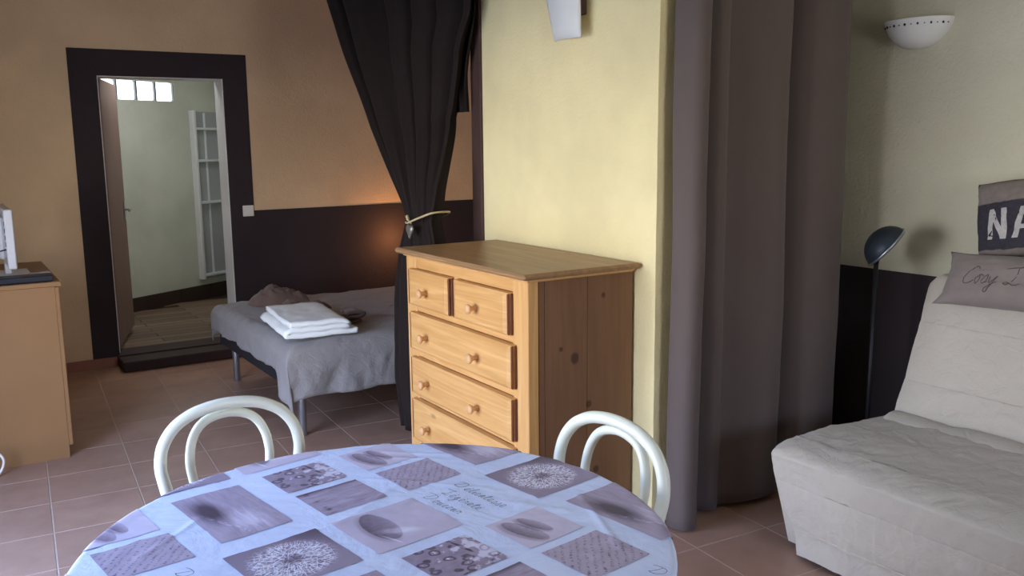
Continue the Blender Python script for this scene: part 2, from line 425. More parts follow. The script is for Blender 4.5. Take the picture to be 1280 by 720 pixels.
MB().box((FX-.012, Y0-.012, HT-.014), (BX, Y1+.012, HT), .004).build('moulding', m_pinez, ch)
MB().box((FX, Y0, 0), (FX+.05, Y0+.108, HT-.012), .003).build('post', m_pinez, ch)
MB().box((FX, Y1-.1, 0), (FX+.05, Y1, HT-.012), .003).build('post', m_pinez, ch)
ya, yb_ = Y0+.108, Y1-.1
RAILS = [(1.018, HT-.014), (.812, .841), (.594, .626), (.387, .409), (.05, .178)]
for a, b in RAILS: MB().box((FX+.004, ya, a), (FX+.04, yb_, b), .001).build('rail', m_pine, ch)
MB().box((FX+.004, 3.334, .841), (FX+.04, 3.372, 1.018), .001).build('stile', m_pinez, ch)
for y0, y1 in ((Y0+.003, Y0+.02), (Y1-.02, Y1-.003)):
    # side: planks between a front and a back stile
    ys = (y0, y1)
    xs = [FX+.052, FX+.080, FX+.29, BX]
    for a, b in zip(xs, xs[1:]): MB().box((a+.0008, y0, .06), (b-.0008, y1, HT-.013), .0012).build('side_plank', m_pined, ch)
MB().box((BX-.012, Y0+.02, .06), (BX-.002, Y1-.02, HT-.014)).build('back_panel', m_pined, ch)
knob_bm = [(.0, .0), (.0085, .0), (.0075, .012), (.0075, .018), (.012, .024), (.0165, .029), (.0165, .033), (.013, .037), (.006, .039), (0, .0395)]
def drawer(y0, y1, z0, z1, ks):
    # raised front with a wide chamfer on its ends and a dark ogee edge
    d = MB()
    xf = FX-.030
    d.raw([(FX+.002, y0, z0), (FX+.002, y1, z0), (FX+.002, y1, z1), (FX+.002, y0, z1),
           (xf+.008, y0+.003, z0+.002), (xf+.008, y1-.003, z0+.002), (xf+.008, y1-.003, z1-.002), (xf+.008, y0+.003, z1-.002),
           (xf, y0+.030, z0+.014), (xf, y1-.030, z0+.014), (xf, y1-.030, z1-.014), (xf, y0+.030, z1-.014)],
          [(0, 1, 5, 4), (1, 2, 6, 5), (2, 3, 7, 6), (3, 0, 4, 7), (4, 5, 9, 8), (5, 6, 10, 9), (6, 7, 11, 10), (7, 4, 8, 11), (8, 9, 10, 11), (3, 2, 1, 0)])
    d.box((FX+.001, y0+.01, z0+.005), (FX+.30, y1-.01, z1-.005))
    o = d.build('drawer', m_pine, ch)
    for yy in (y0, y1):
        s = 1 if yy == y0 else -1
        MB().box((FX-.0245, yy-.001*s, z0+.004), (FX-.014, yy+.010*s, z1-.004), .003).box((FX-.011, yy-.0035*s, z0+.003), (FX+.001, yy+.010*s, z1-.003), .003).build('edge_moulding', m_edge, o)
    for ky in ks:
        M = Matrix.Translation((xf, ky, (z0+z1)/2-.008)) @ Matrix.Rotation(R(-90), 4, 'Y') @ Matrix.Scale(1.3, 4)
        MB().lathe(knob_bm, 16, M).build('knob', m_knob, o, smooth=True)
m_knob = plain('knob_wood', (206, 160, 112), .4, .1, 30)
drawer(2.892, 3.334, .843, 1.016, [3.128]); drawer(3.374, 3.768, .843, 1.016, [3.572])
for z0, z1 in ((.628, .810), (.411, .592), (.18, .385)): drawer(2.868, 3.764, z0, z1, [3.126, 3.578])

# ------------------------------------------------------------------ left sideboard with TV
m_beech = plain('beech_laminate', (140, 104, 68), .5, .06, 5)
cb = thing('sideboard', 'plain beech laminate sideboard cut by the left edge of the picture', 'cabinet')
CX0, CX1, CY0, CY1, CT = -.30, .475, 4.985, 5.95, .925
MB().box((CX0, CY0, 0), (CX1-.02, CY0+.02, CT-.025), .001).build('side_panel', m_beech, cb)
MB().box((CX0, CY1-.02, 0), (CX1-.02, CY1, CT-.025), .001).build('side_panel', m_beech, cb)
MB().box((CX0, CY0-.004, CT-.025), (CX1+.012, CY1+.004, CT), .003).build('top', m_beech, cb)
MB().box((CX0, CY0+.02, .05), (CX0+.008, CY1-.02, CT-.025)).build('back_panel', m_beech, cb)
MB().box((CX0+.01, CY0+.02, .0), (CX1-.05, CY1-.02, .06)).build('plinth', m_beech, cb)
ym = (CY0+CY1)/2
for a, b, k in ((CY0+.001, ym-.002, ym-.05), (ym+.002, CY1-.001, ym+.05)):
    d = MB().box((CX1-.02, a, .065), (CX1, b, CT-.028), .002).build('door', m_beech, cb)
    MB().tube([(CX1-.002, k, .50), (CX1+.028, k, .50), (CX1+.028, k, .62), (CX1-.002, k, .62)], .005, 8).build('handle', m_steel, d)
m_tvw = plain('white_tv_casing', (206, 204, 206), .35, .03, 10)
m_scr = plain('dark_screen', (14, 16, 20), .12, .1, 4)
tv = thing('television', 'small white television seen edge on from behind, on the sideboard', 'television', (.293, 5.42, 0))
MB().box((-.022, -.29, .985), (.018, .29, 1.288), .006).build('casing', m_tvw, tv)
MB().box((-.055, -.20, 1.03), (-.02, .20, 1.25), .012).build('back_housing', m_tvw, tv)
MB().box((.017, -.275, 1.0), (.0195, .275, 1.274)).build('screen', m_scr, tv)
MB().box((-.025, -.03, .932), (.005, .03, 1.0), .004).build('neck', m_tvw, tv)
MB().box((-.10, -.14, .9255), (.09, .14, .936), .004).build('foot', m_tvw, tv)
mb = MB()
for z in (1.10, 1.135, 1.17, 1.205): mb.box((-.0245, -.268, z), (-.021, -.258, z+.022))
mb.build('port', m_blackp, tv)
MB().tube(catmull([(-.022, -.262, 1.085), (-.05, -.265, 1.08), (-.10, -.24, 1.06), (-.17, -.15, 1.02), (-.24, -.05, .95), (-.27, .0, .932)]), .004, 6).build('cable', m_blackp, tv, smooth=True)
bx = thing('set_top_box', 'flat black box lying at the front edge of the sideboard', 'box', (0, 0, 0))
MB().box((.06, 5.0, CT+.003), (.455, 5.11, CT+.034), .004).build('casing', m_blackp, bx)
for x in (.09, .42):
    for y in (5.02, 5.09): MB().lathe([(.01, CT), (.01, CT+.004)], 8, Matrix.Translation((x, y, 0))).build('foot', m_blackp, bx)
for k in range(6): MB().box((.10+.012*k, 4.9985, CT+.010), (.106+.012*k, 5.0005, CT+.018)).build('button', m_whitep, bx)
o = MB().box((-.05, -.02, 0), (.05, .02, .018), .004).build('remote_control', plain('grey_plastic', (168, 158, 154), .5, .05), None)
tag(o, 'small pale grey remote control lying behind the black box', 'remote'); o.location = (.42, 5.28, CT+.001); o.rotation_euler = (0, 0, R(12))
# white cable at the bottom left
mb = MB(); mb.tube(catmull([(-.02, 4.86, .005), (.03, 4.86, .05), (.08, 4.87, .115), (.125, 4.88, .12), (.15, 4.88, .085), (.145, 4.88, .045), (.12, 4.87, .006)], 8), .006, 8)
cbl = mb.build('power_cable', m_whitep, None, smooth=True); tag(cbl, 'white power cable looping up from the floor in front of the sideboard', 'cable')
MB().tube(catmull([(.13, 4.87, .10), (.11, 4.86, .07), (.105, 4.86, .03), (.07, 4.85, .005)], 8), .004, 6).build('dark_cord', m_blackp, cbl, smooth=True)

# ------------------------------------------------------------------ bed in the alcove
m_cover = fabric('grey_bedspread', (142, 138, 138), .9, .7, 700, .12, 1.1, 13)
m_base = plain('black_bed_base', (38, 36, 40), .8, .1, 20, .2)
BX0, BX1, BY0, BY1, BT = 1.50, 3.50, 4.59, 6.16, .525
bed = thing('bed', 'low double bed on steel legs standing in the alcove', 'bed', (0, 0, 0))
MB().box((BX0+.035, BY0+.06, .245), (BX1-.01, BY1-.06, .37), .02).build('base', m_base, bed)
m_mat = fabric('mattress_ticking', (190, 190, 192))
MB().box((BX0+.06, BY0+.07, .371), (BX1-.02, BY1-.07, BT-.035), .04).build('mattress', m_mat, bed)
for x, y in ((1.585, 4.63), (1.615, 6.02), (3.40, 4.63), (3.40, 6.02)):
    MB().lathe([(0, 0), (.02, 0), (.022, .004), (.0235, .243), (0, .243)], 14, Matrix.Translation((x, y, 0))).build('leg', m_steel, bed, smooth=True, angle=40)
def drape(u):            # arc along the sheet -> (outward offset inwards +, drop)
    r = .07
    if u >= r*1.57: return u-r*1.57+r, 0.
    if u >= 0:
        a = (r*1.57-u)/r; return r-r*math.sin(a), r-r*math.cos(a)
    return 0., r-u
LF, LN, LB = .10, .235, .12       # hang at the foot, near side, far side (beyond the rounding)
def cov(u, v):
    t = -LN+v*(BY1-BY0+LN+LB+.22)
    lf = LF+.15*sstep(.26, .10, t)
    s = -lf+u*(BX1-BX0+lf+.05)
    W = BY1-BY0+.2
    ox, dx = drape(s); 
    if t < W/2: oy, dy = drape(t)
    else: oy, dy = drape(W-t); oy = BY1-BY0-oy
    x = BX0+ox; y = BY0+oy
    mn = min(dx, dy); mx = max(dx, dy)
    z = BT-mx-.30*mn
    k = max(0, mn-.05)
    x += .06*k; y -= .04*k*(1 if t < W/2 else -1)
    hang = sstep(.05, .2, mx)
    top = 1-hang
    z += top*(.012*fbm(x*3.2, y*3.2)+.004*fbm(x*11, y*11, 2))
    # slumped corner at foot
    z -= .02*math.exp(-((s-.05)**2+(t-.05)**2)/.03)*top
    if dy > dx: y += hang*(.006*math.sin(x*19+5*fbm(x*2, 1))*sstep(.06, .3, dy)+.020*fbm(x*6, z*4, 4))
    else: x += hang*(.016*math.sin(y*17)*sstep(.06, .3, dx)+.012*fbm(y*9, z*5, 8))
    if s < 0 or t < 0: z += .016*fbm(x*5, y*5, 9)*hang
    return (x, y, z)
o = MB().grid(cov, 150, 130).build('bedspread', m_cover, None, smooth=True, solid=.006)
tag(o, 'grey wrinkled bedspread draped over the low bed, a corner hanging down', 'bedspread')

# folded white towel: one ribbon folded in three, extruded
m_towel = fabric('white_terry', (236, 240, 238), .95, .35, 900, .03, .5, 12)
def ribbon(name, path, thick, depth_vec, m, nd=14, seed=0, sag=.006):
    P = catmull(path, 6); n_ = len(P)
    out = []; back = []
    for i, p in enumerate(P):
        t = (P[min(i+1, n_-1)]-P[max(i-1, 0)]).normalized(); nn = Vector((-t.z, 0, t.x))
        out.append(p+nn*thick/2); back.append(p-nn*thick/2)
    loop = out+back[::-1]
    dv = Vector(depth_vec); mb = MB()
    def fn(u, v):
        p = loop[int(round(u*len(loop))) % len(loop)]
        e = sag*fbm(p.x*9+seed, v*4, seed)+.5*sag*fbm(p.x*20+seed, v*11, seed)
        return Vector((p.x, p.y, max(p.z+e, .001)))+dv*v+Vector((.012*fbm(v*3, p.z*20, seed), 0, 0))
    mb.grid(fn, len(loop), nd, closed_u=True)
    for v in (0, 1):
        ring = [mb.bm.verts.new(fn(i/len(loop), v)) for i in range(len(loop))]
        for i in range(n_-1):
            mb.bm.faces.new((ring[i], ring[i+1], ring[len(loop)-2-i], ring[len(loop)-1-i]))
    return mb.build(name, m, None, smooth=True)
tk = .027
path = [(.40, 0, .014), (.30, 0, .014), (.15, 0, .015), (.03, 0, .016), (-.004, 0, .026), (.02, 0, .043), (.10, 0, .046), (.25, 0, .045), (.318, 0, .044), (.352, 0, .056), (.325, 0, .073), (.22, 0, .076), (.10, 0, .078), (.02, 0, .077), (-.045, 0, .063), (-.058, 0, .035), (-.03, 0, .020)]
o = ribbon('folded_towel', path[:14], tk, (.02, .62, 0), m_towel, 16, 3)
tag(o, 'white towel folded in three lying on the grey bedspread', 'towel')
o.location = (1.53, 4.655, BT+.016); o.rotation_euler = (0, 0, R(-4))
m_btowel = fabric('brown_terry', (104, 86, 78), .95, .5, 800, .12, .8, 14)
def crumple(name, label, loc, size, seed, rz, m=m_btowel):
    def fn(u, v):
        a = u*2*math.pi; rr = math.sin(v*math.pi*.5)
        k = 1+.18*fbm(math.cos(a)*1.2+seed, math.sin(a)*1.2, seed)
        x = size[0]*rr*k*abs(math.cos(a))**.7*(1 if math.cos(a) > 0 else -1); y = size[1]*rr*k*abs(math.sin(a))**.7*(1 if math.sin(a) > 0 else -1)
        h = size[2]*(1-rr**3.5)
        h *= 1+.40*fbm(x*8+seed, y*8, seed)+.35*abs(fbm(x*20, y*12, seed+3))
        return (x, y, max(h, 0))
    mb = MB(); mb.grid(fn, 64, 24, closed_u=True)
    ring = [mb.bm.verts.new(fn(i/64, 1)) for i in range(64)]; mb.bm.faces.new(ring)
    o = mb.build(name, m, None, smooth=True); o.location = loc; o.rotation_euler = (0, 0, rz)
    tag(o, label, 'towel', None); return o
crumple('crumpled_towel', 'dark brown crumpled towel farthest back on the bed, against the wainscot', (1.88, 5.86, BT+.018), (.20, .13, .085), 1.3, R(-5))
crumple('crumpled_towel', 'brown crumpled towel directly behind the folded white towel', (1.90, 5.48, BT+.018), (.19, .085, .055), 5.1, R(-10))
o = ribbon('brown_cloth', [(.09, 0, .008), (.03, 0, .008), (-.01, 0, .015), (.03, 0, .024), (.09, 0, .026), (.11, 0, .036), (.07, 0, .043), (.0, 0, .042)], .012, (.0, .10, 0), m_btowel, 8, 7, .004)
tag(o, 'small folded brown cloth at the right end of the white towel', 'towel'); o.location = (1.985, 4.90, BT+.016); o.scale = (1, 1, 1.45)

# ------------------------------------------------------------------ tied back curtain of the alcove
m_curt = fabric('dark_brown_curtain', (38, 31, 29), .85, .25, 900, .08, .3, 5)
ct = thing('curtain', 'dark brown curtain tied back with a cord at the alcove of the bed', 'curtain', (0, 0, 0))
CXP = 2.13
ZT = 2.68
yl = [(0, 4.44), (.28, 4.50), (.52, 4.49), (.84, 4.465), (1.03, 4.40), (1.146, 4.325), (1.20, 4.32), (1.25, 4.335), (1.37, 4.435), (1.684, 4.724), (2.083, 5.03), (2.46, 5.30), (2.7, 5.46)]
yr = [(0, 3.93), (.7, 3.93), (1.0, 3.945), (1.11, 3.985), (1.19, 4.009), (1.294, 3.99), (1.455, 4.03), (1.735, 4.124), (2.09, 4.004), (2.23, 3.90), (2.7, 3.86)]
def curt(u, v):
    z = .012+v*(ZT-.012)
    a, b = lerp_tab(yl, z), lerp_tab(yr, z)
    k = u+.012*math.sin(u*37)
    y = a+(b-a)*k
    wdt = abs(a-b)
    amp = (.034+.020*min(1, wdt))*(.5+.5*abs(math.sin(u*7.3+.6)))
    if z < 1.16: amp = .040
    ph = u*2*math.pi*5.0+1.9*math.sin(u*8.3+.4)
    x = CXP-amp*(math.sin(ph)+.35*math.sin(2*ph+1))+.008*fbm(u*9, z*1.5)
    x += .20*sstep(1.2, 1.8, z)*u
    x += .05*math.exp(-((z-1.14)/.05)**2)*math.sin(math.pi*u)*-.2
    x -= .03*math.sin(math.pi*u)*(1 if z > 1.15 else .5)
    return (x, y, z)
MB().grid(curt, 200, 70).build('drape', m_curt, ct, smooth=True, solid=.004)
def curt2(u, v):         # short inner layer whose hem shows beside the drape
    z = 1.755+v*(ZT-1.755)
    a = lerp_tab(yl, z)-.45; b = 4.06-.12*sstep(1.9, 2.3, z)
    y = a+(b-a)*u
    return (CXP+.225+.018*math.sin(u*30), y, z+(.02*(1-v) if u > .96 else 0)-.0)
MB().grid(curt2, 60, 20).build('lining', m_curt, ct, smooth=True, solid=.004)
m_cord = plain('straw_cord', (190, 170, 130), .8, .15, 60, .3, 200)
mb = MB()
rope = catmull([(CXP-.07, 4.23, 1.185), (CXP-.088, 4.17, 1.19), (CXP-.10, 4.09, 1.207), (CXP-.09, 4.02, 1.228), (CXP-.055, 3.965, 1.25), (CXP+.03, 3.98, 1.252), (CXP+.09, 4.05, 1.24), (CXP+.09, 4.20, 1.20), (CXP+.04, 4.33, 1.19), (CXP-.03, 4.30, 1.185)], 8, True)
mb.tube(rope+[rope[0]], .0055, 8)
mb.tube(catmull([(CXP-.09, 4.175, 1.225), (CXP-.095, 4.15, 1.205), (CXP-.10, 4.11, 1.19)]), [.009]*8+[.004]*9, 6)
tie = mb.build('tieback', m_cord, ct, smooth=True)
def heart(u, v):
    a = u*2*math.pi; s = math.sin(v*math.pi); c = math.cos(v*math.pi)
    hx = 16*math.sin(a)**3; hy = 13*math.cos(a)-5*math.cos(2*a)-2*math.cos(3*a)-math.cos(4*a)
    return (CXP-.110+.014*c, 4.105+.0022*hx*s, 1.155+.0026*hy*s)
MB().grid(heart, 28, 10, closed_u=True).build('heart_pendant', plain('hammered_metal', (150, 146, 136), .35, .15, 60, .3, 90, .7), tie, smooth=True)
rod = thing('curtain_rod', 'dark rod high above the bed alcove carrying the tied curtain', 'curtain rod')
MB().tube([(2.345, 3.72, ZT+.04), (1.96, YB-.01, ZT+.04)], .012, 10).build('rod', m_blackp, rod, smooth=True)
for k in range(10):
    y = 3.92+k*.165
    MB().lathe([(.018, -.003), (.022, -.003), (.022, .003), (.018, .003), (.018, -.003)], 12, Matrix.Translation((2.345-.1203*(y-3.72), y, ZT+.035)) @ Matrix.Rotation(R(90), 4, 'X'), close=False).build('ring', m_blackp, rod, smooth=True)

# ------------------------------------------------------------------ big taupe curtain
m_curt.node_tree.nodes['Principled BSDF'].inputs['Sheen Weight'].default_value = .03
m_taupe = fabric('taupe_curtain', (99, 88, 85), .85, .25, 1000, .05, .25, 4)
plan = [(2.432, 2.605), (2.432, 2.56), (2.448, 2.525), (2.48, 2.512), (2.515, 2.522), (2.535, 2.56), (2.54, 2.63), (2.565, 2.69), (2.60, 2.695), (2.63, 2.65), (2.67, 2.60), (2.715, 2.60), (2.745, 2.625), (2.775, 2.615), (2.84, 2.58), (2.93, 2.555), (3.02, 2.56), (3.075, 2.60), (3.095, 2.66), (3.125, 2.665), (3.16, 2.60), (3.22, 2.56), (3.32, 2.55), (3.42, 2.57), (3.48, 2.62), (3.51, 2.68)]
PL = catmull([(a, b, 0) for a, b in plan], 8)
def taupe(u, v):
    q = u*(len(PL)-1); i = min(int(q), len(PL)-2); p = PL[i].lerp(PL[i+1], q-i)
    z0 = .012+.02*sstep(2.5, 2.6, p.x)-.012*math.exp(-((p.x-2.72)/.12)**2)
    z = z0+v*(2.58-z0)
    # pleats are deeper at the top and open out below
    k = 1.0+.35*v
    y = 2.59+(p.y-2.59)*k+.010*fbm(p.x*3, z*1.2)*(1-.5*v)
    x = p.x+.012*fbm(p.x*2+5, z*.9)
    if p.x < 2.55: y -= .012*math.exp(-((z-.74)/.02)**2)*fbm(p.x*30, 3)  # small crease
    return (x, y, z)
tcu = thing('curtain', 'tall taupe curtain hanging from the cream wall corner to the right wall', 'curtain')
MB().grid(taupe, 240, 50).build('drape', m_taupe, tcu, smooth=True, solid=.004)
rd = thing('curtain_rod', 'steel rod above the frame carrying the taupe curtain', 'curtain rod')
MB().tube([(2.42, 2.59, 2.64), (XR-.01, 2.59, 2.64)], .012, 10).build('rod', m_steel, rd, smooth=True)
for k in range(9):
    MB().lathe([(.016, -.003), (.021, -.003), (.021, .003), (.016, .003), (.016, -.003)], 12, Matrix.Translation((2.47+k*.125, 2.59, 2.635)) @ Matrix.Rotation(R(90), 4, 'Y'), close=False).build('ring', m_steel, rd, smooth=True)

# ------------------------------------------------------------------ wall lamps
m_ceram = plain('white_ceramic', (226, 226, 222), .5, .04, 12)
sc2 = thing('wall_sconce', 'white half bowl wall sconce with a row of small holes, on the right wall', 'wall lamp', (XR, 2.435, 1.985))
prof = [(.001, 0), (.04, .003), (.075, .012), (.11, .034), (.137, .065), (.153, .098), (.16, .125), (.154, .127), (.146, .10), (.13, .07), (.103, .04), (.07, .02), (.001, .010)]
M = Matrix.Rotation(R(90), 4, 'Z') @ Matrix.Diagonal((1, .72, 1, 1))
MB().lathe(prof, 32, M, math.pi, False).build('bowl', m_ceram, sc2, smooth=True, angle=50)
for k in range(15):
    a = R(90)+R(15+150*k/14); r0 = .1525
    x, y = r0*math.cos(a)*.72, r0*math.sin(a)
    nn = Vector((math.cos(a)/.72, math.sin(a), -.35)).normalized()
    rr = .0042 if k % 2 else .0024
    MB().lathe([(0, -.004), (rr, -.004), (rr, .005), (0, .005)], 8, Matrix.Translation((x, y, .100)) @ nn.to_track_quat('Z', 'Y').to_matrix().to_4x4() @ Matrix.Diagonal((1, 1.3 if k % 2 else 1, 1, 1))).build('hole', m_blackp, sc2)
sc1 = thing('wall_sconce', 'white tapered panel wall lamp cut by the top edge, on the cream wall', 'wall lamp', (2.4, 3.17, 2.03))
def panel(u, v):
    z = .0+.42*v
    yl_, yr_ = .100+.115*v, -.085-.01*v
    y = yl_+(yr_-yl_)*u
    bow = .03*math.sin(math.pi*u)
    return (-.060-.02*v-bow*.8, y, z+.0)
MB().grid(panel, 16, 8).build('shade', m_ceram, sc1, smooth=True, solid=.008)
MB().box((-.058, -.05, .10), (0, .06, .30), .005).build('bracket', m_brownlin, sc1)

# ------------------------------------------------------------------ reading lamp between curtain and sofa
m_lampb = plain('slate_blue_metal', (44, 52, 62), .45, .06, 20, metal=.2)
m_lblack = plain('black_metal', (24, 24, 28), .45, .1, 20)
lx, ly = 3.395, 2.36
lamp = thing('floor_lamp', 'slim black floor lamp with a half round slate shade behind the sofa', 'floor lamp', (lx, ly, 0))
MB().lathe([(0, 0), (.12, 0), (.12, .015), (.11, .022), (.02, .03), (0, .03)], 28).build('base', m_lblack, lamp, smooth=True, angle=35)
MB().tube([(0, 0, .02), (0, 0, 1.06)], .010, 10).build('pole', m_lblack, lamp, smooth=True)
ax = (rt*.72+up*-.66+fwd*-.12).normalized()           # shade opens to the lower right
M = Matrix.Translation((.045, -.02, 1.128)) @ (-ax).to_track_quat('Z', 'Y').to_matrix().to_4x4()
hp = [(.100, 0)]+[(.100*math.cos(R(a)), .088*math.sin(R(a))) for a in range(10, 90, 10)]+[(.001, .088)]
MB().lathe(hp, 28, M, close=False).build('shade', m_lampb, lamp, smooth=True, solid=.003)
MB().lathe([(.104, .002), (.107, .006), (.107, .012), (.103, .012), (.104, .002)], 28, M, close=False).build('rim', m_steel, lamp, smooth=True)
MB().tube([(0, 0, 1.05), (.01, 0, 1.085), (.03, -.01, 1.12)], .008, 8).build('joint', m_lblack, lamp, smooth=True)

# ------------------------------------------------------------------ sofa bed
m_sofa = fabric('oatmeal_cotton', (192, 184, 172), .92, .8, 900, .05, 1.0, 12)
SY0, SY1 = .25, 2.215
sofa = thing('sofa_bed', 'oatmeal covered armless sofa bed at the right wall', 'sofa', (0, 0, 0))
def prof_pts(P, n_=10): return catmull([(a, 0, b) for a, b in P], n_)
seatP = prof_pts([(2.650, .02), (2.646, .10), (2.640, .128), (2.647, .133), (2.639, .138), (2.626, .22), (2.617, .300), (2.624, .306), (2.615, .312), (2.604, .39), (2.606, .415), (2.650, .437), (2.73, .452), (2.748, .452), (2.756, .445), (2.764, .451), (2.9, .449), (3.05, .443), (3.062, .436), (3.074, .442), (3.25, .437), (3.36, .43), (3.42, .42)])
def sweep(P, seed, amp, endf, folds=()):
    L = len(P); arc = [0.]
    for a_, b_ in zip(P, P[1:]): arc.append(arc[-1]+(b_-a_).length)
    def fn(u, v):
        q = u*(L-1); i = min(int(q), L-2); p = P[i].lerp(P[i+1], q-i)
        t = (P[min(i+1, L-1)]-P[max(i-1, 0)]).normalized(); nn = Vector((-t.z, 0, t.x))
        y = SY1-v*(SY1-SY0)
        sa = arc[i]+(arc[i+1]-arc[i])*(q-i)
        edge = endf(p, v)
        wv = amp*(fbm(p.x*4+seed, y*3, p.z*4)+.8*abs(fbm(p.x*9+y*4, y*9+seed, p.z*9))+.35*abs(fbm(p.x*22, y*16+p.x*8, p.z*20)))
        wv += amp*.5*math.exp(-v*9)*fbm(p.x*10, p.z*10, v*6+seed)
        for a0, y0_, a1, y1_, am, wd in folds:
            if y > max(y0_, y1_)+.06 or y < min(y0_, y1_)-.06: continue
            da, dy = a1-a0, y1_-y0_; t_ = max(0, min(1, ((sa-a0)*da+(y-y0_)*dy)/(da*da+dy*dy)))
            bend = .012*math.sin(t_*5+a0*40)
            dq = math.hypot(sa-a0-da*t_, y+bend-y0_-dy*t_)
            wv += am*math.sin(math.pi*min(1, max(.08, t_*.92+.05)))*(math.exp(-(dq/wd)**2)-.5*math.exp(-(dq/wd/2)**2))
        return (p.x+nn.x*wv, y+edge, p.z+nn.z*wv)
    return fn
rnd_ = random.Random(5)
seat_folds = [(.27, 2.13, .44, 2.155, .007, .010), (.34, 2.19, .42, 2.20, .006, .009), (.16, 1.88, .40, 1.86, .007, .011), (.10, 1.80, .33, 1.785, .009, .010), (.22, 1.62, .41, 1.60, .007, .010),
              (.20, 1.50, .36, 1.47, .006, .012), (.08, 1.44, .30, 1.40, .006, .012), (.25, 1.30, .42, 1.32, .006, .010), (.06, 1.95, .20, 1.90, .005, .010)]
for k_ in range(16):
    a_ = rnd_.uniform(.06, .30); y_ = rnd_.uniform(.4, 2.1)
    seat_folds.append((a_, y_, a_+rnd_.uniform(.06, .16), y_+rnd_.uniform(-.03, .03), rnd_.uniform(.003, .006), rnd_.uniform(.008, .014)))
seat_folds += [(.95, 2.15, 1.14, 2.20, .010, .016), (.80, 1.80, 1.14, 2.16, .010, .016), (.98, 1.55, 1.15, 2.05, .010, .018), (.62, 2.05, .80, 2.15, .006, .012), (.66, 1.9, .74, 2.17, .006, .012), (.90, 1.2, 1.1, 1.6, .007, .018)]
def seat_end(p, v):      # the cover narrows towards the floor at the ends
    e = -.10*(1-sstep(.02, .40, p.z))*(1-v*2)
    e += -.03*math.exp(-v*40)*0
    return e
fs = sweep(seatP, 3., .009, seat_end, seat_folds)
mb = MB(); mb.grid(fs, 150, 260)
for v in (0, 1):
    ring = [Vector(fs(i/150, v)) for i in range(151)]
    c = [mb.bm.verts.new(p_) for p_ in ring]; base = [mb.bm.verts.new((p_.x if p_.x > 2.72 else 2.72, p_.y, .02)) for p_ in ring]
    for i in range(150):
        try: mb.bm.faces.new((c[i], c[i+1], base[i+1], base[i]))
        except ValueError: pass
mb.build('seat_cover', m_sofa, sofa, smooth=True, angle=60)
backP = prof_pts([(3.36, .40), (3.385, .47), (3.425, .56), (3.431, .572), (3.437, .584), (3.475, .70), (3.515, .80), (3.521, .812), (3.528, .825), (3.56, .91), (3.585, .958), (3.62, .972), (3.66, .965), (3.69, .93)])
def back_end(p, v): return .02*sstep(.5, .9, p.z)*0
fbk = sweep(backP, 8., .007, back_end, [(.02, 2.20, .16, 1.6, .010, .018), (.05, 2.15, .10, 1.3, .008, .016), (.10, 2.21, .25, 1.75, .006, .02), (.40, 2.0, .44, 1.2, .004, .02), (.30, 1.9, .28, 1.0, .004, .02)])
def fbk2(u, v):
    x, y, z = fbk(u, v)
    c = math.exp(-((v-.03)/.03)**2)*sstep(.80, .97, z)       # the cover's ear at the corner
    return (x-.01*c, y+.012*c, z+.05*c)
mb = MB(); mb.grid(fbk2, 90, 150)
ring = [Vector(fbk2(i/90, 0)) for i in range(91)]
c = [mb.bm.verts.new(p_) for p_ in ring]; base = [mb.bm.verts.new((min(3.69, p_.x+.13), p_.y, p_.z)) for p_ in ring]
for i in range(90):
    try: mb.bm.faces.new((c[i], c[i+1], base[i+1], base[i]))
    except ValueError: pass
mb.build('back_cover', m_sofa, sofa, smooth=True, angle=60)
# tucked welt where back and seat meet
MB().grid(lambda u, v: (3.33+.075*math.cos(u*math.pi)+.010*fbm(v*12, u*2), SY1-.02-v*(SY1-SY0-.02), .425+.028*math.sin(u*math.pi)+.014*fbm(v*7, 2)), 8, 70).build('tucked_fold', m_sofa, sofa, smooth=True)
m_smetal = m_lblack
for y in (SY0+.25, SY1-.3):
    for x in (2.85, 3.5): MB().lathe([(0, 0), (.018, 0), (.018, .2), (0, .2)], 10, Matrix.Translation((x, y, 0))).build('leg', m_smetal, sofa)
MB().box((2.82, SY0+.15, .18), (3.55, SY1-.2, .22)).build('frame', m_smetal, sofa)

